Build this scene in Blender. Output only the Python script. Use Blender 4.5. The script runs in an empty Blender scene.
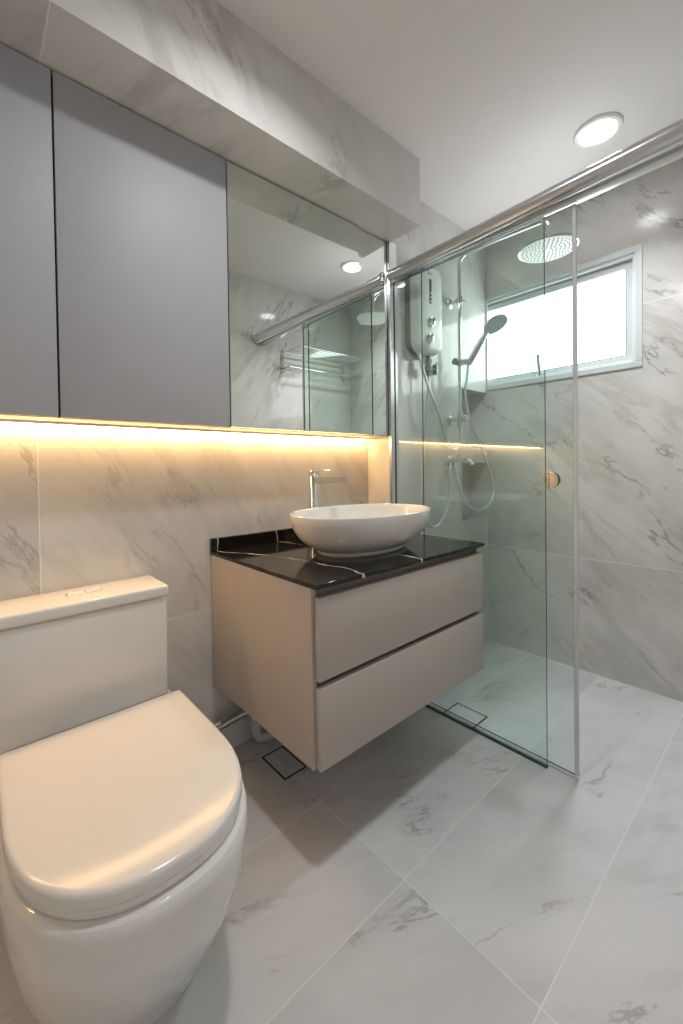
import bpy, bmesh, math, random
from mathutils import Vector, Matrix
C = bpy.context.scene.collection
S = bpy.context.scene
# ------------------------------------------------------------------ camera, world, exposure
RX, RY, RZ = -0.01532, -0.01410, -0.07385
SX, SY = -15.29280, -38.26788
F_PX = 413.51241
CAM = Vector((-1.47532, -1.40023, 1.04535))
yaw = math.radians(45) + RZ
fwd = Vector((math.sin(yaw) * math.cos(RX), math.cos(yaw) * math.cos(RX), math.sin(RX)))
right = fwd.cross(Vector((0, 0, 1))).normalized()
up = right.cross(fwd)
r2 = right * math.cos(RY) + up * math.sin(RY)
u2 = -right * math.sin(RY) + up * math.cos(RY)
cd = bpy.data.cameras.new('camera')
cam = bpy.data.objects.new('camera', cd); C.objects.link(cam)
cam.matrix_world = Matrix(((r2.x, u2.x, -fwd.x, CAM.x), (r2.y, u2.y, -fwd.y, CAM.y), (r2.z, u2.z, -fwd.z, CAM.z), (0, 0, 0, 1)))
cd.sensor_fit = 'VERTICAL'; cd.sensor_height = 36.0; cd.lens = F_PX * 36.0 / 1024.0
cd.shift_x = -SX / 1024.0; cd.shift_y = SY / 1024.0
cd.clip_start = 0.02
S.camera = cam
S.view_settings.view_transform = 'Standard'; S.view_settings.look = 'None'
S.view_settings.gamma = 1.0; S.view_settings.use_curve_mapping = False
EXPOSURE = 1.12
LAMP_GLOW = 9.0      # glow of the downlight diffusers
LAMP = 2.9           # watts thrown down by the downlight by the shower
LAMP_DRY = 2.7       # watts thrown down by the downlight over the dry area
SPREAD = 112.0
SPREAD_DRY = 150.0
STRIP = 20.0         # warm strip under the cabinets
DAYLIGHT = 2.7       # frosted window pane
FILL = 0.28          # even world background, added as soft fill through the open doorway
S.view_settings.exposure = EXPOSURE
S.cycles.transparent_max_bounces = 32
S.cycles.max_bounces = 14
S.cycles.diffuse_bounces = 6
S.cycles.glossy_bounces = 8
w = bpy.data.worlds.new('world'); S.world = w; w.use_nodes = True
w.node_tree.nodes['Background'].inputs[0].default_value = (1.0, 0.97, 0.93, 1)
w.node_tree.nodes['Background'].inputs[1].default_value = FILL

# ------------------------------------------------------------------ materials
def new_mat(name):
    m = bpy.data.materials.new(name); m.use_nodes = True
    nt = m.node_tree; nt.nodes.clear()
    out = nt.nodes.new('ShaderNodeOutputMaterial')
    return m, nt, out
def N(nt, t, **kw):
    n = nt.nodes.new(t)
    for k, v in kw.items():
        if hasattr(n, k): setattr(n, k, v)
    return n
def M(nt, op, a, b=None, clamp=False, c=None):
    n = nt.nodes.new('ShaderNodeMath'); n.operation = op; n.use_clamp = clamp
    for i, v in enumerate((a, b, c)):
        if v is None: continue
        if isinstance(v, (int, float)): n.inputs[i].default_value = v
        else: nt.links.new(v, n.inputs[i])
    return n.outputs[0]
def mixc(nt, f, a, b):
    n = nt.nodes.new('ShaderNodeMix'); n.data_type = 'RGBA'
    for s, v in ((n.inputs[0], f), (n.inputs[6], a), (n.inputs[7], b)):
        if isinstance(v, (int, float)): s.default_value = v
        elif isinstance(v, tuple): s.default_value = (*v, 1)
        else: nt.links.new(v, s)
    return n.outputs[2]
def ramp(nt, v, lo, hi):      # smooth 0..1 between lo and hi
    n = nt.nodes.new('ShaderNodeMapRange'); n.interpolation_type = 'SMOOTHSTEP'
    nt.links.new(v, n.inputs[0]); n.inputs[1].default_value = lo; n.inputs[2].default_value = hi
    n.inputs[3].default_value = 0; n.inputs[4].default_value = 1
    return n.outputs[0]
def plain(name, col, rough=0.4, metal=0.0, spec=0.5, var=0.02, coat=0.0):
    m, nt, out = new_mat(name)
    b = N(nt, 'ShaderNodeBsdfPrincipled'); nt.links.new(b.outputs[0], out.inputs[0])
    tc = N(nt, 'ShaderNodeTexCoord'); no = N(nt, 'ShaderNodeTexNoise')
    no.inputs['Scale'].default_value = 9.0; no.inputs['Detail'].default_value = 3
    nt.links.new(tc.outputs['Object'], no.inputs['Vector'])
    lo = tuple(max(0, c * (1 - var)) for c in col); hi = tuple(min(1, c * (1 + var)) for c in col)
    nt.links.new(mixc(nt, no.outputs[0], lo, hi), b.inputs['Base Color'])
    b.inputs['Roughness'].default_value = rough; b.inputs['Metallic'].default_value = metal
    b.inputs['Specular IOR Level'].default_value = spec
    b.inputs['Coat Weight'].default_value = coat
    return m
def emis(name, col, s):
    m, nt, out = new_mat(name)
    e = N(nt, 'ShaderNodeEmission'); e.inputs[0].default_value = (*col, 1); e.inputs[1].default_value = s
    nt.links.new(e.outputs[0], out.inputs[0]); return m
def glass(name, tint, facecol=None):
    m, nt, out = new_mat(name)
    t = N(nt, 'ShaderNodeBsdfTransparent'); t.inputs[0].default_value = (*tint, 1)
    g = N(nt, 'ShaderNodeBsdfGlossy'); g.inputs['Roughness'].default_value = 0.0
    lw = N(nt, 'ShaderNodeLayerWeight'); lw.inputs[0].default_value = 0.5
    p = M(nt, 'POWER', lw.outputs['Facing'], 5.0)
    f = M(nt, 'MULTIPLY_ADD', p, 0.96, c=0.04)
    mx = N(nt, 'ShaderNodeMixShader'); nt.links.new(f, mx.inputs[0])
    nt.links.new(t.outputs[0], mx.inputs[1]); nt.links.new(g.outputs[0], mx.inputs[2])
    nt.links.new(mx.outputs[0], out.inputs[0]); return m

def marble(name, uexpr, tile, joint=0.0013, base=(0.60, 0.585, 0.565), rough=0.1, dirn=(0.5, -0.87), seed=0.0, vein=1.0, dark=1.0, aniso=3.0, scale=1.0, spec=0.5, jcol=(0.85, 0.84, 0.82)):
    """uexpr: (cu, cv) 3-vectors projecting object space to (u to the right, v up); tile: (u0, du, v0, dv)"""
    m, nt, out = new_mat(name)
    b = N(nt, 'ShaderNodeBsdfPrincipled'); nt.links.new(b.outputs[0], out.inputs[0])
    tc = N(nt, 'ShaderNodeTexCoord')
    def dot(v):
        n = N(nt, 'ShaderNodeVectorMath'); n.operation = 'DOT_PRODUCT'
        nt.links.new(tc.outputs['Object'], n.inputs[0]); n.inputs[1].default_value = v
        return n.outputs['Value']
    u, v = dot(uexpr[0]), dot(uexpr[1])
    u0, du, v0, dv = tile
    au = M(nt, 'DIVIDE', M(nt, 'SUBTRACT', u, u0), du); av = M(nt, 'DIVIDE', M(nt, 'SUBTRACT', v, v0), dv)
    iu = M(nt, 'FLOOR', au); iv = M(nt, 'FLOOR', av)
    # joints
    def edge(a, d):
        fr = M(nt, 'FRACT', a); e = M(nt, 'MULTIPLY', M(nt, 'MINIMUM', fr, M(nt, 'SUBTRACT', 1.0, fr)), d)
        return M(nt, 'LESS_THAN', e, joint)
    J = M(nt, 'MAXIMUM', edge(au, du), edge(av, dv))
    tid = M(nt, 'ADD', M(nt, 'MULTIPLY', iu, 3.37), M(nt, 'MULTIPLY', iv, 7.91))
    zz = M(nt, 'ADD', M(nt, 'MULTIPLY', tid, 1.7), seed)
    L = math.hypot(*dirn); cx, cy = dirn[0] / L, dirn[1] / L
    s = M(nt, 'ADD', M(nt, 'MULTIPLY', u, cx), M(nt, 'MULTIPLY', v, cy))
    t = M(nt, 'ADD', M(nt, 'MULTIPLY', u, -cy), M(nt, 'MULTIPLY', v, cx))
    s = M(nt, 'ADD', s, M(nt, 'MULTIPLY', tid, 0.613))
    def noise(ks, kt, off, detail, dist=0.0, rough=0.55):
        cb = N(nt, 'ShaderNodeCombineXYZ')
        nt.links.new(M(nt, 'MULTIPLY', s, ks * scale), cb.inputs[0]); nt.links.new(M(nt, 'MULTIPLY', t, kt * scale), cb.inputs[1])
        nt.links.new(M(nt, 'ADD', zz, off), cb.inputs[2])
        n = N(nt, 'ShaderNodeTexNoise'); n.inputs['Scale'].default_value = 1.0
        n.inputs['Detail'].default_value = detail; n.inputs['Roughness'].default_value = rough
        n.inputs['Distortion'].default_value = dist
        nt.links.new(cb.outputs[0], n.inputs['Vector']); return n.outputs[0]
    def lines(nv, wd):      # thin iso-lines
        return M(nt, 'SUBTRACT', 1.0, ramp(nt, M(nt, 'ABSOLUTE', M(nt, 'SUBTRACT', nv, 0.5)), 0.0, wd))
    cloud = noise(1.1 , 1.1 * aniso ** 0.5, 5.1, 6, 0.4, 0.6)
    soft = M(nt, 'MULTIPLY', lines(noise(1.0, 1.0 * aniso, 1.7, 6, 0.5, 0.6), 0.085), ramp(nt, noise(1.1, 1.1 * aniso ** 0.5, 9.3, 3), 0.42, 0.66))
    streak = M(nt, 'MULTIPLY', lines(noise(0.9, 1.4 * aniso, 51.7, 8, 0.35, 0.62), 0.06), ramp(nt, noise(1.2, 1.2 * aniso ** 0.5, 61.3, 3), 0.48, 0.66))
    fine = M(nt, 'MULTIPLY', lines(noise(0.8, 1.0 * aniso, 14.2, 9, 0.18, 0.6), 0.013), ramp(nt, noise(2.6, 4.0, 21.5, 4), 0.47, 0.64))
    spk = M(nt, 'MULTIPLY', lines(noise(3.0, 3.0 * aniso, 31.2, 6, 0.15, 0.55), 0.025), ramp(nt, noise(5.0, 7.0, 41.5, 3), 0.63, 0.74))
    c0 = mixc(nt, ramp(nt, cloud, 0.33, 0.68), tuple(x * 0.90 for x in base), tuple(min(1, x * 1.08) for x in base))
    c1 = mixc(nt, M(nt, 'MULTIPLY', soft, 0.34 * vein), c0, tuple(x * k for x, k in zip(base, (0.50, 0.50, 0.51))))
    c1b = mixc(nt, M(nt, 'MULTIPLY', streak, 0.36 * vein), c1, tuple(x * k for x, k in zip(base, (0.46, 0.42, 0.38))))
    c2 = mixc(nt, M(nt, 'MULTIPLY', fine, 0.66 * dark), c1b, (0.17, 0.155, 0.14))
    c3 = mixc(nt, M(nt, 'MULTIPLY', spk, 0.45 * dark), c2, (0.22, 0.20, 0.18))
    nt.links.new(mixc(nt, J, c3, jcol), b.inputs['Base Color'])
    b.inputs['Roughness'].default_value = rough; b.inputs['Specular IOR Level'].default_value = spec
    return m

WB = (0.66, 0.645, 0.62)
m_wallA = marble('marble_left_wall', ((1, 0, 0), (0, 0, 1)), (-1.3305, 1.6, 0.5425, 1.2), base=WB, seed=2.0, vein=0.65, dark=0.6)
m_beam = marble('marble_beam', ((1, 0, 0), (0, 0.7, 1)), (-1.3215, 1.6, -9, 20.0), base=WB, seed=31.0, vein=1.0, dark=0.5)
m_shower = marble('marble_shower_wall', ((1, -1, 0), (0, 0, 1)), (-3.0, 9.0, 0.569, 1.2), base=WB, seed=4.0, vein=0.6)
m_wallB = marble('marble_window_wall', ((0, -1, 0), (0, 0, 1)), (-3.0, 9.0, 0.569, 1.2), base=WB, seed=7.0, dirn=(0.72, -0.7), rough=0.17, vein=0.8, dark=0.9, aniso=2.6, scale=1.3)
m_wallC = marble('marble_right_wall', ((-1, 0, 0), (0, 0, 1)), (-3.0, 9.0, -0.5, 3.2), base=WB, seed=15.0)
m_floor = marble('marble_floor', ((1, 0, 0), (0, 1, 0)), (-0.665, 1.9, -0.08, 0.33), base=(0.59, 0.59, 0.605), rough=0.42, dirn=(0.9, -0.43), seed=20.0, vein=0.5, dark=0.8, aniso=2.4, scale=1.3, jcol=(0.70, 0.70, 0.70))
m_ceil = plain('ceiling_paint', (0.74, 0.72, 0.70), 0.85, spec=0.2)
m_grey = plain('grey_laminate', (0.43, 0.43, 0.46), 0.55)
m_dark = plain('dark_gap', (0.02, 0.02, 0.022), 0.6)
m_taupe = plain('taupe_laminate', (0.50, 0.455, 0.425), 0.45)
m_taupe_d = plain('taupe_groove', (0.36, 0.33, 0.30), 0.45)
m_ceramic = plain('white_ceramic', (0.80, 0.79, 0.77), 0.07, coat=0.3, var=0.005)
m_lid = plain('white_seat_plastic', (0.80, 0.78, 0.75), 0.17, var=0.005)
m_chrome = plain('chrome', (0.78, 0.79, 0.80), 0.08, metal=1.0)
m_steel = plain('brushed_steel', (0.62, 0.62, 0.63), 0.26, metal=1.0)
m_alu = plain('satin_aluminium', (0.72, 0.72, 0.74), 0.24, metal=1.0)
m_white = plain('white_powder_coat', (0.62, 0.67, 0.68), 0.25)
m_plastic = plain('white_plastic', (0.82, 0.83, 0.82), 0.2, var=0.005)
m_greyplastic = plain('grey_plastic', (0.30, 0.31, 0.32), 0.4)
m_rubber = plain('black_rubber', (0.025, 0.025, 0.028), 0.55)
m_hose = plain('silver_hose', (0.72, 0.73, 0.73), 0.3, metal=0.6)
m_pvc = plain('grey_pvc', (0.55, 0.54, 0.52), 0.5)
m_face = plain('spray_face', (0.93, 0.94, 0.94), 0.3)
m_face_grey = plain('hand_spray_face', (0.50, 0.56, 0.58), 0.25)
m_nub = plain('nozzle_grey', (0.20, 0.23, 0.24), 0.5)
m_knob = plain('pink_tinted_chrome', (0.80, 0.74, 0.70), 0.08, metal=1.0)  # chrome knob; its pinkish reflection is put into the metal colour
m_mirror, _nt, _o = new_mat('mirror_silver')
_g = N(_nt, 'ShaderNodeBsdfGlossy'); _g.inputs[0].default_value = (0.80, 0.84, 0.80, 1); _g.inputs['Roughness'].default_value = 0.0
_nt.links.new(_g.outputs[0], _o.inputs[0])
m_glass = glass('clear_green_glass', (0.936, 0.977, 0.958))
m_gedge = plain('glass_edge_green', (0.035, 0.075, 0.06), 0.15)
m_gedge_l = plain('door_edge_seal', (0.66, 0.68, 0.72), 0.3)
m_lamp = emis('lamp_diffuser', (0.98, 0.99, 1.0), LAMP_GLOW)
m_led = emis('warm_led', (1.0, 0.58, 0.23), STRIP)
m_pane = emis('frosted_daylight_pane', (0.95, 0.98, 1.0), DAYLIGHT)
# black marble with white and gold veins
def black_marble():
    m, nt, out = new_mat('black_marble')
    b = N(nt, 'ShaderNodeBsdfPrincipled'); nt.links.new(b.outputs[0], out.inputs[0])
    tc = N(nt, 'ShaderNodeTexCoord'); sp = N(nt, 'ShaderNodeSeparateXYZ'); nt.links.new(tc.outputs['Object'], sp.inputs[0])
    def noise(sc, d):
        n = N(nt, 'ShaderNodeTexNoise'); n.inputs['Scale'].default_value = sc; n.inputs['Detail'].default_value = d
        nt.links.new(tc.outputs['Object'], n.inputs['Vector']); return n.outputs[0]
    wob = M(nt, 'MULTIPLY', M(nt, 'SUBTRACT', noise(9.0, 5), 0.5), 0.085)
    x = M(nt, 'ADD', sp.outputs[0], wob); d = M(nt, 'MULTIPLY', sp.outputs[1], -1.0)
    total = None
    wn = M(nt, 'MULTIPLY', ramp(nt, noise(14.0, 2), 0.36, 0.62), 0.0034)
    for c0, c1, c2, k in ((-0.815, 0.565, -0.472, 1.0), (-0.548, 0.27, 0.0, 1.1), (-0.26, 0.45, 0.1, 0.5)):
        f = M(nt, 'ADD', M(nt, 'MULTIPLY_ADD', d, c1, c=c0), M(nt, 'MULTIPLY', M(nt, 'MULTIPLY', d, d), c2))
        e = M(nt, 'ABSOLUTE', M(nt, 'SUBTRACT', x, f))
        ln = M(nt, 'LESS_THAN', e, M(nt, 'MULTIPLY', wn, k))
        total = ln if total is None else M(nt, 'MAXIMUM', total, ln)
    nt.links.new(mixc(nt, total, (0.010, 0.0095, 0.0095), (0.62, 0.57, 0.50)), b.inputs['Base Color'])
    b.inputs['Roughness'].default_value = 0.09; return m
m_black = black_marble()

# ------------------------------------------------------------------ mesh helpers
def box(bm, x0, x1, y0, y1, z0, z1, bev=0.0, seg=2):
    x0, x1 = min(x0, x1), max(x0, x1); y0, y1 = min(y0, y1), max(y0, y1); z0, z1 = min(z0, z1), max(z0, z1)
    vs = [bm.verts.new((x, y, z)) for z in (z0, z1) for y in (y0, y1) for x in (x0, x1)]
    fs = [bm.faces.new([vs[i] for i in q]) for q in ((0, 2, 3, 1), (4, 5, 7, 6), (0, 1, 5, 4), (2, 6, 7, 3), (0, 4, 6, 2), (1, 3, 7, 5))]
    if bev > 0:
        es = list({e for f in fs for e in f.edges})
        bmesh.ops.bevel(bm, geom=es, offset=bev, segments=seg, profile=0.5, affect='EDGES')
    return fs
def rings(bm, loops, cap0=True, cap1=True, closed=True):
    prev = None; first = None
    for lp in loops:
        cur = [bm.verts.new(p) for p in lp]
        if prev is not None:
            n = len(cur)
            for i in range(n if closed else n - 1):
                bm.faces.new((prev[i], prev[(i + 1) % n], cur[(i + 1) % n], cur[i]))
        else: first = cur
        prev = cur
    if cap0: bm.faces.new(list(reversed(first)))
    if cap1: bm.faces.new(prev)
def smooth_path(pts, n=8):
    pts = [Vector(p) for p in pts]; out = []
    P = [pts[0] * 2 - pts[1]] + pts + [pts[-1] * 2 - pts[-2]]
    for i in range(1, len(P) - 2):
        a, b, c, d = P[i - 1], P[i], P[i + 1], P[i + 2]
        for k in range(n):
            t = k / n
            out.append(0.5 * ((2 * b) + (c - a) * t + (2 * a - 5 * b + 4 * c - d) * t * t + (3 * b - a - 3 * c + d) * t ** 3))
    out.append(pts[-1]); return out
def tube(bm, pts, r, seg=14, cap=True):
    pts = [Vector(p) for p in pts]
    loops = []; nrm = None
    for i, p in enumerate(pts):
        t = (pts[min(i + 1, len(pts) - 1)] - pts[max(i - 1, 0)]).normalized()
        if nrm is None:
            nrm = t.orthogonal().normalized()
        else:
            nrm = (nrm - t * nrm.dot(t)).normalized()
        bn = t.cross(nrm); rr = r[i] if isinstance(r, (list, tuple)) else r
        loops.append([p + (nrm * math.cos(a) + bn * math.sin(a)) * rr for a in [2 * math.pi * k / seg for k in range(seg)]])
    rings(bm, loops, cap, cap)
def lathe(bm, origin, axis, prof, seg=40, cap0=True, cap1=True):
    """prof: (radius, distance along axis)"""
    o = Vector(origin); ax = Vector(axis).normalized(); n = ax.orthogonal().normalized(); b = ax.cross(n)
    rings(bm, [[o + ax * h + (n * math.cos(a) + b * math.sin(a)) * r for a in [2 * math.pi * k / seg for k in range(seg)]] for r, h in prof], cap0, cap1)
def obj(name, bm, mat, parent=None, smooth=False, mats=None):
    me = bpy.data.meshes.new(name)
    bmesh.ops.recalc_face_normals(bm, faces=bm.faces)
    bm.to_mesh(me); bm.free()
    for m in (mats or [mat]): me.materials.append(m)
    if smooth:
        for p in me.polygons: p.use_smooth = True
        try: me.set_sharp_from_angle(angle=math.radians(38))
        except Exception: pass
    o = bpy.data.objects.new(name, me); C.objects.link(o)
    if parent is not None:
        o.parent = parent; o.matrix_parent_inverse = Matrix.Translation(-parent.location)
        o.matrix_parent_inverse = parent_inv(parent)
    return o
def parent_inv(p):
    loc = Vector((0, 0, 0)); q = p
    while q is not None:
        loc += q.location; q = q.parent
        if q is not None and q.type == 'MESH': pass
    return Matrix.Translation(-p.location) if p.type == 'EMPTY' else Matrix.Identity(4)
def B(): return bmesh.new()
def boxo(name, x0, x1, y0, y1, z0, z1, mat, parent=None, bev=0.0, seg=2):
    bm = B(); box(bm, x0, x1, y0, y1, z0, z1, bev, seg); return obj(name, bm, mat, parent, smooth=bev > 0)
def thing(name, label, cat, loc=(0, 0, 0), group=None):
    o = bpy.data.objects.new(name, None); C.objects.link(o); o.location = loc; o.empty_display_size = 0.1
    o['label'] = label; o['category'] = cat
    if group: o['group'] = group
    return o
def tag(o, label, cat, group=None):
    o['label'] = label; o['category'] = cat
    if group: o['group'] = group
    return o
def struct(o, label=None):
    o['kind'] = 'structure'
    if label: o['label'] = label
    return o

# ------------------------------------------------------------------ room constants (X along the left wall, -Y into the room)
ZC = 2.349; XB = 0.858; DS = 0.163; XL = -1.95; YC = -1.405
XG = 0.010
# ------------------------------------------------------------------ shell
struct(boxo('floor', XL - 0.1, XB + 0.15, -2.6, 0.1, -0.08, 0.0, m_floor), 'pale veined marble tile floor')
struct(boxo('ceiling', XL - 0.1, XB + 0.15, -2.6, 0.1, ZC, ZC + 0.08, m_ceil), 'plain off white painted ceiling')
bm = B(); box(bm, XL - 0.1, 0.004, 0.0, 0.1, 0.0, ZC)
struct(obj('wall_left', bm, m_wallA), 'marble tiled wall behind the toilet and vanity')
# shower part of the left wall is built out, with a two-tier niche in the corner
NX0, NZ0, NZ1, ND = 0.577, 0.740, 1.472, 0.115
bm = B()
box(bm, 0.004, NX0, -DS, 0.1, 0.0, ZC)
box(bm, NX0, XB, -DS, 0.1, 0.0, NZ0)
box(bm, NX0, XB, -DS, 0.1, NZ1, ZC)
box(bm, NX0, XB, -DS + ND, 0.1, NZ0, NZ1)
box(bm, NX0, XB, -DS, -DS + ND, 1.060, 1.150)
struct(obj('wall_shower', bm, m_shower), 'built out marble shower wall with a corner niche')
# window wall with an opening
WY0, WY1, WZ0, WZ1 = -0.02, -0.888, 1.512, 2.010
bm = B()
box(bm, XB, XB + 0.15, -2.6, WY1, 0.0, ZC)
box(bm, XB, XB + 0.15, WY1, 0.1, 0.0, WZ0)
box(bm, XB, XB + 0.15, WY1, 0.1, WZ1, ZC)
box(bm, XB, XB + 0.15, WY0, 0.1, WZ0, WZ1)
struct(obj('wall_back', bm, m_wallB), 'marble tiled wall with the window')
# right wall with the open doorway the photograph is taken from
bm = B()
box(bm, -1.02, XB, YC, YC - 0.10, 0.0, ZC)
box(bm, -1.88, -1.02, YC, YC - 0.10, 2.12, ZC)
box(bm, XL, -1.88, YC, YC - 0.10, 0.0, ZC)
struct(obj('wall_right', bm, m_wallC), 'marble tiled wall facing the mirror')
struct(boxo('wall_front', XL - 0.1, XL, -2.6, 0.1, 0.0, ZC, m_wallC), 'marble tiled end wall beside the toilet')
struct(boxo('beam', XL, 0.000, 0.0, -0.325, 2.068, ZC, m_beam), 'marble clad beam above the wall cabinets')

# ------------------------------------------------------------------ window
win = bpy.data.objects.new('window_1', None); C.objects.link(win); win.location = (XB, -0.5, 1.5)
struct(win, 'white aluminium high window with a frosted pane')
def ring_frame(bm, x0, x1, ya, yb, za, zb, wd, bev=0.0015):   # rectangular ring in the window wall (ya > yb)
    box(bm, x0, x1, ya, yb, zb - wd, zb, bev, 1); box(bm, x0, x1, ya, yb, za, za + wd, bev, 1)
    box(bm, x0, x1, yb, yb + wd, za + wd, zb - wd, bev, 1); box(bm, x0, x1, ya - wd, ya, za + wd, zb - wd, bev, 1)
bm = B(); ring_frame(bm, XB - 0.006, XB + 0.004, -DS + 0.02, -0.914, 1.486, 2.042, 0.028); obj('window_trim', bm, m_white, win)
bm = B(); ring_frame(bm, XB + 0.003, XB + 0.075, -0.06, WY1, WZ0, WZ1, 0.012); obj('window_frame', bm, m_white, win)
bm = B(); ring_frame(bm, XB + 0.028, XB + 0.066, -0.075, -0.876, 1.523, 1.990, 0.030); sash = obj('window_sash', bm, m_white, win)
bm = B(); ring_frame(bm, XB + 0.036, XB + 0.050, -0.10, -0.850, 1.549, 1.970, 0.010, 0.0); obj('gasket', bm, m_rubber, sash)
boxo('window_pane', XB + 0.043, XB + 0.049, -0.10, -0.845, 1.554, 1.964, m_pane, sash)
bm = B()
tube(bm, smooth_path([(XB + 0.020, -0.458, 1.525), (XB + 0.014, -0.457, 1.560), (XB + 0.010, -0.454, 1.600), (XB + 0.008, -0.453, 1.640)], 5), [0.011] * 16, 12)
box(bm, XB + 0.012, XB + 0.030, -0.475, -0.440, 1.524, 1.536, 0.002, 1)
obj('window_handle', bm, m_alu, sash, smooth=True)

# ------------------------------------------------------------------ lights
def downlight(x, y, label, watts, spread):
    t = thing('ceiling_downlight', label, 'ceiling light', (x, y, ZC), None)
    bm = B(); lathe(bm, (x, y, ZC), (0, 0, -1), [(0.083, 0.0), (0.083, 0.004), (0.078, 0.010), (0.066, 0.012), (0.060, 0.008), (0.060, 0.0)], 48, False, False)
    obj('trim_ring', bm, m_plastic, t, smooth=True)
    bm = B(); lathe(bm, (x, y, ZC), (0, 0, -1), [(0.0598, 0.0), (0.0598, 0.006), (0.03, 0.0075), (0.002, 0.008)], 48, False, True)
    obj('diffuser', bm, m_lamp, t, smooth=True)
    ld = bpy.data.lights.new('lamp', 'AREA'); ld.shape = 'DISK'; ld.size = 0.112; ld.energy = watts; ld.spread = math.radians(spread); ld.color = (0.98, 0.99, 1.0)
    lo = bpy.data.objects.new('lamp', ld); C.objects.link(lo); lo.parent = t; lo.location = (0, 0, -0.0095)
    return t
downlight(0.413, -0.866, 'round white recessed downlight in the ceiling beyond the shower rail', LAMP, SPREAD)
downlight(-0.86, -0.785, 'round recessed downlight over the dry area, seen only as a reflection on the window wall', LAMP_DRY, SPREAD_DRY)
st = thing('led_strip', 'warm glowing strip light under the wall cabinets along the marble wall', 'strip light', (-0.9, -0.02, 1.185))
bm = B(); box(bm, -1.93, -0.012, -0.006, -0.030, 1.176, 1.1835); obj('channel', bm, m_alu, st)
bm = B(); box(bm, -1.925, -0.016, -0.008, -0.028, 1.172, 1.1762); obj('diffuser', bm, m_led, st)

# ------------------------------------------------------------------ wall cabinets
ZT0, ZT1 = 1.185, 2.063
wc = thing('wall_cabinet', 'grey wall cabinet with flat doors above the toilet', 'cabinet', (-1.37, 0, ZT0))
boxo('cabinet_body', XL + 0.004, -0.8145, -0.002, -0.130, ZT0, ZT1 - 0.004, m_dark, wc)
boxo('base_panel', XL + 0.004, -0.8145, -0.002, -0.130, ZT0 - 0.001, ZT0 + 0.008, m_taupe, wc)
for a, b in ((XL + 0.006, -1.783), (-1.779, -1.2995), (-1.2945, -0.8155)):
    boxo('door', a, b, -0.132, -0.150, ZT0, ZT1, m_grey, wc, 0.0012, 2)
mc = thing('mirror_cabinet', 'mirror fronted wall cabinet above the vanity', 'cabinet', (-0.41, 0, ZT0))
boxo('cabinet_body', -0.8125, -0.002, -0.002, -0.130, ZT0, ZT1 - 0.004, m_dark, mc)
boxo('base_panel', -0.8125, -0.002, -0.002, -0.130, ZT0 - 0.001, ZT0 + 0.008, m_taupe, mc)
for a, b in ((-0.8115, -0.2095), (-0.2065, -0.0045)):
    d = boxo('mirror_door', a, b, -0.132, -0.1485, ZT0, ZT1, m_steel, mc)
    mp = boxo('mirror_pane', a + 0.0015, b - 0.0005, -0.1483, -0.1500, ZT0 + 0.0015, ZT1 - 0.001, m_mirror, d)
    piv = Matrix.Translation((a, -0.132, 0)) @ Matrix.Rotation(-0.018, 4, 'Z') @ Matrix.Translation((-a, 0.132, 0))
    d.data.transform(piv); mp.data.transform(piv)

# ------------------------------------------------------------------ vanity
VX0, VX1, VD = -0.824, 0.002, 0.603
va = thing('vanity_cabinet', 'floating taupe vanity cabinet with two drawers under the black top', 'cabinet', (-0.41, -0.3, 0.268))
bm = B()
box(bm, VX0, VX0 + 0.016, -0.004, -0.578, 0.268, 0.737)
box(bm, VX1 - 0.016, VX1, -0.004, -0.578, 0.268, 0.737)
box(bm, VX0 + 0.016, VX1 - 0.016, -0.004, -0.560, 0.268, 0.284)
box(bm, VX0 + 0.016, VX1 - 0.016, -0.004, -0.020, 0.284, 0.737)
obj('cabinet_body', bm, m_taupe, va)
boxo('groove_rail', VX0 + 0.016, VX1 - 0.016, -0.545, -0.562, 0.284, 0.737, m_taupe_d, va)
for z0, z1 in ((0.268, 0.4815), (0.4985, 0.7125)):
    dr = boxo('drawer', VX0 + 0.009, VX1 - 0.003, -0.5795, -0.5975, z0, z1, m_taupe, va, 0.0015, 2)
    dr['label'] = 'lower drawer' if z0 < 0.3 else 'upper drawer'
ct = thing('countertop', 'black marble countertop with white veins on the vanity', 'countertop', (-0.41, -0.3, 0.738))
boxo('slab', VX0 - 0.003, VX1 + 0.001, -0.002, -VD, 0.738, 0.750, m_black, ct, 0.001, 1)
boxo('backsplash', VX0 - 0.003, -0.001, -0.002, -0.016, 0.7502, 0.796, m_black, ct, 0.001, 1)

# ------------------------------------------------------------------ basin
BC = Vector((-0.401, -0.355)); 
def ell(cx, cy, a, b, z, n=72, p=2.15):
    out = []
    for k in range(n):
        t = 2 * math.pi * k / n; c, s = math.cos(t), math.sin(t)
        out.append((cx + a * math.copysign(abs(c) ** (2 / p), c), cy + b * math.copysign(abs(s) ** (2 / p), s), z))
    return out
ba = thing('vessel_basin', 'white oval vessel basin standing on the black countertop', 'basin', (BC.x, BC.y, 0.750))
bm = B()
prof = [(0.185, 0.112, 0.7505), (0.190, 0.117, 0.756), (0.192, 0.119, 0.764), (0.206, 0.131, 0.772), (0.236, 0.156, 0.789), (0.260, 0.176, 0.812), (0.276, 0.189, 0.838), (0.284, 0.196, 0.862), (0.288, 0.1985, 0.882),
        (0.2875, 0.198, 0.888), (0.285, 0.1955, 0.8905), (0.281, 0.1915, 0.8905), (0.278, 0.189, 0.887), (0.274, 0.185, 0.872), (0.262, 0.174, 0.835), (0.236, 0.152, 0.802), (0.18, 0.11, 0.782), (0.10, 0.06, 0.775), (0.03, 0.025, 0.774)]
rings(bm, [ell(BC.x, BC.y, a, b, z) for a, b, z in prof])
obj('bowl', bm, m_ceramic, ba, smooth=True)
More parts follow.
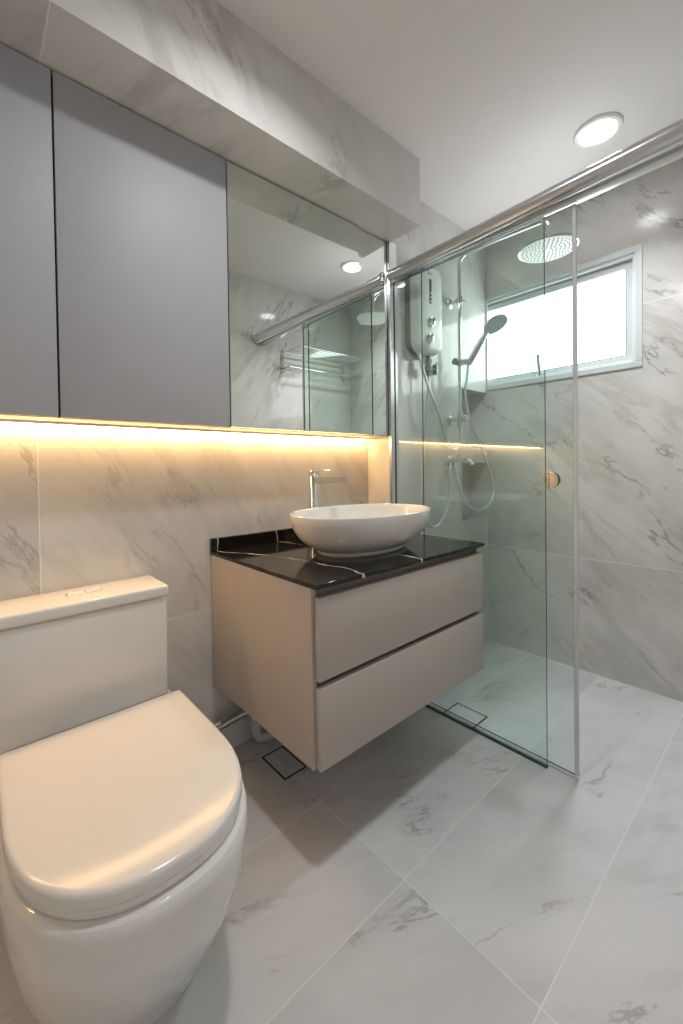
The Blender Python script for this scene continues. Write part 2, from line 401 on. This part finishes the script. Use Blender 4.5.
bm = B(); lathe(bm, (BC.x, BC.y, 0.7735), (0, 0, 1), [(0.032, 0), (0.032, 0.004), (0.024, 0.007), (0.002, 0.008)], 32, False, True)
obj('drain_plug', bm, m_chrome, ba, smooth=True)

# ------------------------------------------------------------------ basin tap
fx, fy = -0.420, -0.100
fa = thing('basin_tap', 'tall chrome mixer tap behind the white basin', 'tap', (fx, fy, 0.750))
bm = B(); lathe(bm, (fx, fy, 0.7505), (0, 0, 1), [(0.027, 0), (0.027, 0.006), (0.0215, 0.009), (0.0215, 0.258), (0.020, 0.260)], 32)
obj('body', bm, m_chrome, fa, smooth=True)
bm = B()
rings(bm, [[(fx + sx * 0.013, y, zc + sz * h) for sx, sz in ((-1, -1), (1, -1), (1, 1), (-1, 1))] for y, zc, h in ((fy - 0.010, 0.992, 0.015), (fy - 0.15, 0.998, 0.011), (fy - 0.184, 1.000, 0.008))])
bmesh.ops.bevel(bm, geom=list(bm.edges), offset=0.003, segments=2, affect='EDGES')
sp = obj('spout', bm, m_chrome, fa, smooth=True)
bm = B(); lathe(bm, (fx, fy - 0.170, 0.995), (0, -0.25, -1), [(0.010, 0), (0.010, 0.012), (0.008, 0.013)], 20); obj('aerator', bm, m_steel, sp, smooth=True)
bm = B()
lathe(bm, (fx, fy, 1.0105), (0, 0, 1), [(0.020, 0), (0.0215, 0.002), (0.0215, 0.020), (0.019, 0.023)], 32)
box(bm, fx - 0.008, fx + 0.008, fy + 0.012, fy - 0.105, 1.030, 1.035, 0.002, 2)
obj('lever', bm, m_chrome, fa, smooth=True)

# ------------------------------------------------------------------ toilet
tx = -1.2385
def dshape(w_, front, back, z, n=40, p=2.4, split=None):
    """closed D outline: straight sides, superellipse front (towards -Y); slightly rounded back corners"""
    dm = split if split is not None else back + (front - back) * 0.50
    rc = 0.009; pts = []
    for k in range(6):
        a = math.pi / 2 * k / 5; pts.append((w_ - rc + rc * math.sin(a), back + rc - rc * math.cos(a)))
    pts.append((w_, (back + dm) / 2))
    for k in range(n + 1):
        t = math.pi * k / n; c, s = math.cos(t), math.sin(t)
        pts.append((w_ * math.copysign(abs(c) ** (2 / p), c), dm + (front - dm) * abs(s) ** (2 / p)))
    pts.append((-w_, (back + dm) / 2))
    for k in range(6):
        a = math.pi / 2 * (1 - k / 5); pts.append((-(w_ - rc + rc * math.sin(a)), back + rc - rc * math.cos(a)))
    return [(tx + x, -d, z) for x, d in pts]
to = thing('toilet', 'white one-piece skirted toilet with closed lid', 'toilet', (tx, -0.37, 0.0))
bm = B()
lev = [(0.0, 0.148, 0.600), (0.012, 0.152, 0.607), (0.064, 0.164, 0.634), (0.112, 0.181, 0.665), (0.165, 0.195, 0.695), (0.22, 0.2065, 0.722), (0.275, 0.214, 0.743), (0.325, 0.2175, 0.755), (0.352, 0.218, 0.759), (0.366, 0.216, 0.757), (0.373, 0.212, 0.753), (0.376, 0.205, 0.745)]
rings(bm, [dshape(a, f, 0.012, z, split=0.46) for z, a, f in lev])
obj('bowl', bm, m_ceramic, to, smooth=True)
bm = B()
box(bm, tx - 0.201, tx + 0.201, -0.010, -0.160, 0.3765, 0.6685, 0.008, 3); obj('tank', bm, m_ceramic, to, smooth=True)
bm = B(); box(bm, tx - 0.205, tx + 0.205, -0.006, -0.169, 0.671, 0.705, 0.010, 4); obj('tank_lid', bm, m_ceramic, to, smooth=True)
bm = B(); box(bm, tx - 0.046, tx + 0.046, -0.072, -0.098, 0.7045, 0.7075, 0.0012, 1); fb = obj('flush_plate', bm, m_chrome, to, smooth=True)
for a, b in ((-0.040, -0.002), (0.002, 0.040)):
    boxo('flush_button', tx + a, tx + b, -0.076, -0.094, 0.7070, 0.7095, m_plastic, fb, 0.0008, 1)
bm = B()
rings(bm, [dshape(a, f, 0.225, z, split=0.47) for z, a, f in ((0.3775, 0.198, 0.732), (0.3785, 0.203, 0.738), (0.391, 0.204, 0.739), (0.3935, 0.201, 0.736))])
obj('seat', bm, m_lid, to, smooth=True)
bm = B()
rings(bm, [dshape(a, f, bk, z, split=0.47) for z, a, f, bk in ((0.3945, 0.204, 0.739, 0.232), (0.3965, 0.2075, 0.7425, 0.2295), (0.411, 0.2075, 0.7425, 0.2295), (0.4155, 0.206, 0.741, 0.231), (0.4185, 0.2025, 0.7375, 0.2345), (0.4195, 0.197, 0.732, 0.240), (0.4200, 0.155, 0.66, 0.28))])
obj('lid', bm, m_lid, to, smooth=True)
for sx in (-1, 1):
    bm = B(); tube(bm, [(tx + sx * 0.075 - 0.02, -0.205, 0.389), (tx + sx * 0.075 + 0.02, -0.205, 0.389)], 0.0115, 16); obj('hinge', bm, m_lid, to, smooth=True)

# ------------------------------------------------------------------ floor drains
def drain(x0, x1, y0, y1, label):
    t = thing('floor_drain', label, 'drain', ((x0 + x1) / 2, (y0 + y1) / 2, 0))
    bm = B(); wd = 0.006; z = 0.0012
    box(bm, x0, x1, y0, y0 + wd, 0.0, z); box(bm, x0, x1, y1 - wd, y1, 0.0, z)
    box(bm, x0, x0 + wd, y0 + wd, y1 - wd, 0.0, z); box(bm, x1 - wd, x1, y0 + wd, y1 - wd, 0.0, z)
    obj('slot_frame', bm, m_rubber, t)
    boxo('tile_insert', x0 + wd + 0.0005, x1 - wd - 0.0005, y0 + wd + 0.0005, y1 - wd - 0.0005, 0.0, 0.0010, m_floor, t)
drain(0.010, 0.132, -0.542, -0.400, 'square tile insert floor drain inside the shower')
drain(-0.698, -0.604, -0.265, -0.118, 'square tile insert floor drain below the vanity')

# ------------------------------------------------------------------ pipes under the vanity
bm = B(); tube(bm, [(-0.90, -0.045, 0.128), (-0.735, -0.045, 0.145)], 0.018, 16); tube(bm, [(-0.735, -0.045, 0.145), (-0.705, -0.045, 0.148)], 0.022, 16); tube(bm, [(-0.705, -0.045, 0.148), (-0.69, -0.02, 0.150), (-0.69, 0.0, 0.150)], 0.012, 12); tube(bm, [(-0.90, -0.045, 0.128), (-0.915, -0.02, 0.127), (-0.915, 0.0, 0.127)], 0.012, 12)
tag(obj('water_pipe', bm, m_steel, smooth=True), 'steel water pipe low on the wall between toilet and vanity', 'pipe')
wp = thing('waste_pipe', 'grey plastic waste pipe with an elbow under the vanity', 'pipe', (-0.62, -0.07, 0.0))
bm = B(); tube(bm, smooth_path([(-0.684, -0.058, 0.262), (-0.684, -0.058, 0.10), (-0.683, -0.058, 0.056), (-0.668, -0.060, 0.032), (-0.63, -0.064, 0.026), (-0.50, -0.075, 0.025)], 6), 0.0165, 18); obj('pipe', bm, m_pvc, wp, smooth=True)
bm = B(); tube(bm, [(-0.684, -0.058, 0.072), (-0.684, -0.058, 0.105)], 0.0205, 18); obj('collar', bm, m_pvc, wp, smooth=True)

# ------------------------------------------------------------------ shower screen
def pane(name, x0, x1, ya, yb, z0, z1, parent, edge_mat):
    bm = B(); fs = box(bm, x0, x1, ya, yb, z0, z1)
    for f in bm.faces:
        f.normal_update()
        f.material_index = 0 if abs(f.normal.x) > 0.9 else 1
    return obj(name, bm, None, parent, mats=[m_glass, edge_mat])
fp = thing('fixed_shower_screen', 'fixed clear glass shower panel beside the vanity, set in the dark floor channel', 'shower screen', (XG, -0.5, 0))
pane('glass_panel', XG - 0.004, XG + 0.004, -0.171, -0.8215, 0.0055, 1.881, fp, m_gedge)
boxo('floor_channel', XG - 0.006, XG + 0.006, -0.171, -0.823, 0.0, 0.005, m_gedge, fp)
bm = B()
box(bm, XG - 0.030, XG + 0.020, -0.1645, -0.1695, 0.798, 2.066, 0.001, 1); box(bm, XG - 0.030, -0.004, -0.1560, -0.1646, 0.798, 2.066)
tag(obj('aluminium_post', bm, m_alu, smooth=True), 'slim vertical aluminium post between the mirror and the shower glass', 'post')
dp = thing('sliding_shower_door', 'sliding clear glass shower door with round knob, pushed behind the fixed panel', 'shower door', (0.032, -0.6, 0))
pane('glass_panel', 0.028, 0.036, -0.305, -0.901, 0.010, 1.888, dp, m_gedge)
boxo('edge_strip', 0.0265, 0.0375, -0.9015, -0.9125, 0.010, 1.888, m_gedge_l, dp, 0.001, 1)
bm = B()
for sx in (-1, 1):
    x0 = 0.032 + sx * 0.0042
    lathe(bm, (x0, -0.827, 0.992), (sx, 0, 0), [(0.016, 0), (0.016, 0.003), (0.0115, 0.006), (0.0115, 0.009), (0.028, 0.011), (0.0285, 0.016), (0.024, 0.0195), (0.002, 0.0205)] if sx > 0 else [(0.0275, 0), (0.028, 0.003), (0.027, 0.005), (0.022, 0.005), (0.020, 0.0025), (0.002, 0.0030)], 36, True, True)
obj('knob', bm, m_knob, dp, smooth=True)['label'] = 'round polished door knob'
# overhead rail from the wall channel to the opposite wall
ra = thing('shower_rail', 'thick round satin rail spanning above the shower glass', 'rail', (-0.014, -0.8, 1.905))
bm = B(); tube(bm, [(-0.016, -0.172, 1.907), (-0.016, -0.6, 1.917), (-0.016, YC + 0.004, 1.940)], 0.0245, 28)
obj('rail_tube', bm, m_alu, ra, smooth=True)
bm = B(); box(bm, 0.002, 0.044, -0.186, YC + 0.004, 1.892, 1.906, 0.002, 2); obj('door_track', bm, m_steel, ra, smooth=True)
for y in (-0.172, YC + 0.004):
    bm = B(); tube(bm, [(-0.016, y - 0.002 if y > -1 else y, 1.907 if y > -1 else 1.940), (-0.016, y - 0.012 if y > -1 else y + 0.012, 1.907 if y > -1 else 1.940)], 0.031, 28); obj('end_bracket', bm, m_alu, ra, smooth=True)

# ------------------------------------------------------------------ water heater
HX0, HX1, HZ0, HZ1 = 0.100, 0.283, 1.572, 1.990
he = thing('water_heater', 'white instant water heater with two knobs on the shower wall', 'water heater', (0.19, -DS, 1.78))
def rrect(x0, x1, z0, z1, rt, rb, y, n=10):
    pts = []
    for (cx, cz, r, a0) in ((x1 - rb, z0 + rb, rb, -90), (x1 - rt, z1 - rt, rt, 0), (x0 + rt, z1 - rt, rt, 90), (x0 + rb, z0 + rb, rb, 180)):
        for k in range(n + 1):
            a = math.radians(a0 + 90 * k / n); pts.append((cx + r * math.cos(a), y, cz + r * math.sin(a)))
    return pts
bm = B(); rings(bm, [rrect(HX0 - 0.004, HX1 - 0.004, HZ0 + 0.02, HZ1, 0.04, 0.05, y) for y in (-DS - 0.001, -DS - 0.028)]); obj('back_plate', bm, m_greyplastic, he, smooth=True)
bm = B()
lp = []
for y, s in ((-0.0285, 0.0), (-0.060, 0.0), (-0.075, 0.003), (-0.084, 0.009), (-0.090, 0.020), (-0.0935, 0.04), (-0.095, 0.07)):
    lp.append(rrect(HX0 + s, HX1 - s, HZ0 + s, HZ1 - s, max(0.045 - s * 0.5, 0.010), max(0.070 - s * 0.9, 0.010), -DS + y))
rings(bm, lp); obj('cover', bm, m_plastic, he, smooth=True)
FY = -DS - 0.0945
bm = B(); rings(bm, [rrect(0.158, 0.174, 1.800, 1.915, 0.006, 0.006, y, 4) for y in (FY + 0.002, FY - 0.001)]); obj('indicator_window', bm, m_rubber, he)
for z in (1.830, 1.850, 1.812):
    bm = B(); lathe(bm, (0.168, FY - 0.001, z), (0, -1, 0), [(0.0042, 0), (0.0042, 0.0015), (0.003, 0.002)], 12); obj('indicator_light', bm, m_plastic, he)
bm = B(); tube(bm, smooth_path([(0.148, FY, 1.950), (0.158, FY, 1.938), (0.170, FY, 1.938), (0.178, FY, 1.946)], 5), 0.0022, 8); obj('badge', bm, m_greyplastic, he)
for x, z in ((0.164, 1.716), (0.151, 1.637)):
    bm = B(); lathe(bm, (x, FY + 0.002, z), (0, -1, 0), [(0.0235, 0), (0.0235, 0.006), (0.0195, 0.009), (0.0185, 0.018), (0.016, 0.020), (0.002, 0.0205)], 28)
    k = obj('control_knob', bm, m_chrome, he, smooth=True)
    bm = B(); box(bm, x - 0.002, x + 0.002, FY - 0.0185, FY - 0.0205, z - 0.014, z + 0.014, 0.0005, 1); obj('pointer', bm, m_nub, k)
sv = thing('stop_valve', 'dark stop valve hanging below the white water heater', 'valve', (0.205, -0.20, 1.53))
bm = B()
tube(bm, [(0.205, -0.215, 1.574), (0.205, -0.215, 1.556)], 0.010, 14); tube(bm, [(0.205, -0.215, 1.556), (0.205, -0.215, 1.535)], 0.017, 6)
tube(bm, [(0.205, -0.215, 1.535), (0.205, -0.215, 1.505)], 0.012, 14); tube(bm, [(0.205, -0.215, 1.522), (0.205, -0.215, 1.500)], 0.018, 14); tube(bm, [(0.205, -0.215, 1.498), (0.205, -0.215, 1.478)], 0.015, 6)
obj('body', bm, m_greyplastic, sv, smooth=True)
bm = B(); tube(bm, [(0.205, -0.215, 1.511), (0.240, -0.222, 1.511)], 0.007, 10); box(bm, 0.238, 0.246, -0.205, -0.240, 1.485, 1.535, 0.003, 2); obj('lever', bm, m_steel, sv, smooth=True)

# ------------------------------------------------------------------ shower column
PX, PY = 0.468, -0.223
sc_ = thing('shower_column', 'chrome shower column with overhead rain rose on the shower wall', 'shower', (PX, PY, 1.29))
bm = B()
pth = [(PX, PY, 1.275), (PX, PY, 1.70), (PX, PY, 2.075)]
for k in range(1, 9):
    a = math.pi / 2 * k / 8; pth.append((PX - 0.004 * k / 8, PY - 0.055 + 0.055 * math.cos(a), 2.075 + 0.055 * math.sin(a) - 0.002 * k / 8))
pth += [(PX - 0.03, -0.45, 2.112), (PX - 0.045, -0.635, 2.098)]
for k in range(1, 8):
    a = math.pi / 2 * k / 7; pth.append((PX - 0.046, -0.635 - 0.04 * math.sin(a), 2.058 + 0.04 * math.cos(a)))
pth += [(PX - 0.046, -0.675, 2.000)]
tube(bm, pth, 0.0095, 16); obj('riser_pipe', bm, m_chrome, sc_, smooth=True)
bm = B(); lathe(bm, (PX, -DS - 0.0005, 1.902), (0, -1, 0), [(0.027, 0), (0.027, 0.006), (0.022, 0.010), (0.010, 0.013), (0.010, 0.045)], 28)
tube(bm, [(PX, PY, 1.885), (PX, PY, 1.920)], 0.0155, 20); tube(bm, [(PX, PY, 1.903), (PX + 0.035, PY - 0.012, 1.903)], 0.004, 10)
obj('wall_bracket', bm, m_chrome, sc_, smooth=True)
rx, ry, rz = PX - 0.052, -0.677, 1.964
bm = B(); lathe(bm, (rx, ry, rz + 0.038), (0, 0, -1), [(0.013, 0), (0.016, 0.008), (0.016, 0.018), (0.030, 0.024), (0.111, 0.030), (0.115, 0.033), (0.115, 0.039), (0.111, 0.0405)], 56); ro = obj('rain_rose', bm, m_chrome, sc_, smooth=True)
bm = B(); lathe(bm, (rx, ry, rz - 0.0026), (0, 0, -1), [(0.111, 0), (0.110, 0.0014), (0.002, 0.0016)], 56); obj('spray_face', bm, m_face, ro, smooth=True)
bm = B()
for rr, n in ((0.018, 6), (0.034, 12), (0.050, 18), (0.066, 24), (0.082, 30), (0.097, 36)):
    for k in range(n):
        a = 2 * math.pi * (k + 0.5 * (n % 4 == 0)) / n
        lathe(bm, (rx + rr * math.cos(a), ry + rr * math.sin(a), rz - 0.004), (0, 0, -1), [(0.0030, 0), (0.0022, 0.0024)], 6)
obj('nozzles', bm, m_nub, ro)['kind'] = 'stuff'
# slider, diverter
bm = B(); lathe(bm, (PX, PY, 1.580), (0, 0, 1), [(0.0115, -0.018), (0.0165, -0.016), (0.0165, 0.016), (0.0115, 0.018)], 20)
tube(bm, [(PX - 0.005, PY, 1.580), (PX - 0.002, PY - 0.055, 1.576)], 0.0145, 18); sl = obj('slider', bm, m_chrome, sc_, smooth=True)
bm = B(); tube(bm, [(PX - 0.012, PY + 0.002, 1.582), (PX - 0.040, PY + 0.006, 1.583)], 0.017, 20); obj('slider_knob', bm, m_greyplastic, sl, smooth=True)
bm = B(); tube(bm, [(PX, -DS - 0.0005, 1.288), (PX, PY - 0.028, 1.288)], 0.014, 18); lathe(bm, (PX, -DS - 0.0005, 1.288), (0, -1, 0), [(0.024, 0), (0.024, 0.008), (0.014, 0.011)], 24)
tube(bm, [(PX, PY, 1.250), (PX, PY, 1.325)], 0.0165, 20); tube(bm, [(PX, PY, 1.236), (PX, PY, 1.250)], 0.0105, 16); tube(bm, [(PX, PY - 0.026, 1.288), (PX, PY - 0.042, 1.288)], 0.018, 20)
obj('diverter', bm, m_chrome, sc_, smooth=True)
# hand shower resting in the slider
hs = thing('hand_shower', 'chrome hand shower held in the column slider in front of the window', 'hand shower', (PX, -0.275, 1.585))
A0 = Vector((PX, -0.272, 1.562)); A1 = Vector((PX, -0.362, 1.688))
bm = B(); d = (A1 - A0); tube(bm, [A0, A0 + d * 0.05, A0 + d * 0.3, A0 + d * 0.75, A1, A1 + d * 0.14], [0.011, 0.0135, 0.016, 0.0155, 0.012, 0.011], 18); obj('handle', bm, m_chrome, hs, smooth=True)
hc = Vector((PX, -0.418, 1.724)); ax = Vector((-0.10, -0.50, -0.86)).normalized()
bm = B(); lathe(bm, hc - ax * 0.02, ax, [(0.012, -0.004), (0.036, 0.0), (0.057, 0.010), (0.060, 0.018), (0.059, 0.022)], 40); hh = obj('head', bm, m_chrome, hs, smooth=True)
bm = B(); lathe(bm, hc + ax * 0.002, ax, [(0.056, -0.001), (0.0545, 0.0025), (0.030, 0.0032), (0.002, 0.0034)], 40); obj('spray_face', bm, m_face_grey, hh, smooth=True)
bm = B(); n1 = ax.orthogonal().normalized(); n2 = ax.cross(n1)
for rr, n in ((0.014, 6), (0.029, 12), (0.043, 18)):
    for k in range(n):
        a = 2 * math.pi * k / n; lathe(bm, hc + ax * 0.0048 + (n1 * math.cos(a) + n2 * math.sin(a)) * rr, ax, [(0.002, 0), (0.0014, 0.002)], 6)
obj('nozzles', bm, m_nub, hh)['kind'] = 'stuff'
# wall tap
wt = thing('wall_tap', 'small chrome wall tap in the shower below the column', 'tap', (0.46, -DS, 1.07))
bm = B(); lathe(bm, (0.452, -DS - 0.0005, 1.072), (0, -1, 0), [(0.026, 0), (0.026, 0.006), (0.020, 0.010), (0.012, 0.012), (0.012, 0.055)], 28); tube(bm, [(0.452, -0.19, 1.072), (0.452, -0.19, 1.045)], 0.009, 12); obj('body', bm, m_chrome, wt, smooth=True)
bm = B(); tube(bm, smooth_path([(0.452, -0.21, 1.072), (0.452, -0.255, 1.074), (0.453, -0.283, 1.066), (0.454, -0.297, 1.046)], 6), [0.0105] * 18 + [0.0125], 16); obj('spout', bm, m_chrome, wt, smooth=True)
bm = B(); tube(bm, [(0.452, -0.215, 1.080), (0.452, -0.215, 1.100)], 0.009, 12); box(bm, 0.446, 0.458, -0.205, -0.250, 1.098, 1.104, 0.002, 1); obj('lever', bm, m_chrome, wt, smooth=True)
# hoses
def hose(pts, label, r=0.0065):
    bm = B(); tube(bm, smooth_path(pts, 10), r, 10)
    return tag(obj('shower_hose', bm, m_hose, smooth=True), label, 'hose')
hose([(0.135, -0.215, 1.574), (0.137, -0.225, 1.52), (0.165, -0.245, 1.408), (0.235, -0.248, 1.300), (0.318, -0.235, 1.185), (0.395, -0.225, 1.126), (0.452, -0.222, 1.142), (0.468, -0.223, 1.19), (0.468, -0.223, 1.238)], 'silver hose looping from the water heater to the bottom of the shower column')
hose([(0.468, -0.272, 1.562), (0.464, -0.268, 1.50), (0.452, -0.262, 1.404), (0.50, -0.262, 1.281), (0.599, -0.262, 1.154), (0.690, -0.262, 1.018), (0.735, -0.262, 0.915), (0.695, -0.262, 0.836), (0.573, -0.262, 0.808), (0.450, -0.262, 0.853), (0.405, -0.256, 0.932), (0.412, -0.235, 1.000), (0.452, -0.192, 1.047)], 'silver hose hanging in a big loop from the hand shower')
hose([(0.205, -0.215, 1.480), (0.203, -0.213, 1.40), (0.193, -0.205, 1.219), (0.174, -0.20, 1.026), (0.178, -0.20, 0.834), (0.226, -0.20, 0.755), (0.290, -0.20, 0.748), (0.364, -0.20, 0.809), (0.403, -0.20, 0.92), (0.420, -0.19, 1.01), (0.440, -0.182, 1.062)], 'silver supply hose drooping from the stop valve to the wall tap')

# ------------------------------------------------------------------ towel rack on the right wall (seen in the mirror)
tr = thing('towel_rack', 'chrome towel rack with a rod shelf on the wall reflected in the mirror', 'towel rack', (0.50, YC, 1.82))
X0, X1 = 0.205, 0.800; yw = YC + 0.0005
for x in (X0, X1):
    bm = B(); box(bm, x - 0.012, x + 0.012, yw, yw + 0.008, 1.735, 1.895, 0.002, 1) if x == X0 else box(bm, X1 - 0.032, X1 - 0.008, yw, yw + 0.008, 1.735, 1.895, 0.002, 1)
    obj('wall_plate', bm, m_chrome, tr, smooth=True)
XR = X1 - 0.020
bm = B()
for x in (X0, XR):
    tube(bm, [(x, yw + 0.006, 1.872), (x, yw + 0.230, 1.872)], 0.006, 10)
tube(bm, [(X0, yw + 0.230, 1.872), (XR, yw + 0.230, 1.872)], 0.006, 10)
tube(bm, [(X0, yw + 0.03, 1.872), (XR, yw + 0.03, 1.872)], 0.006, 10)
obj('shelf_frame', bm, m_chrome, tr, smooth=True)
for k in range(5):
    y = yw + 0.068 + k * 0.033
    bm = B(); tube(bm, [(X0, y, 1.872), (XR, y, 1.872)], 0.0042, 8); obj('shelf_rod', bm, m_chrome, tr, smooth=True)
bm = B()
for x in (X0, XR): tube(bm, [(x, yw + 0.006, 1.762), (x, yw + 0.085, 1.762)], 0.007, 10)
tube(bm, [(X0, yw + 0.085, 1.762), (XR, yw + 0.085, 1.762)], 0.0085, 12); obj('towel_bar', bm, m_chrome, tr, smooth=True)
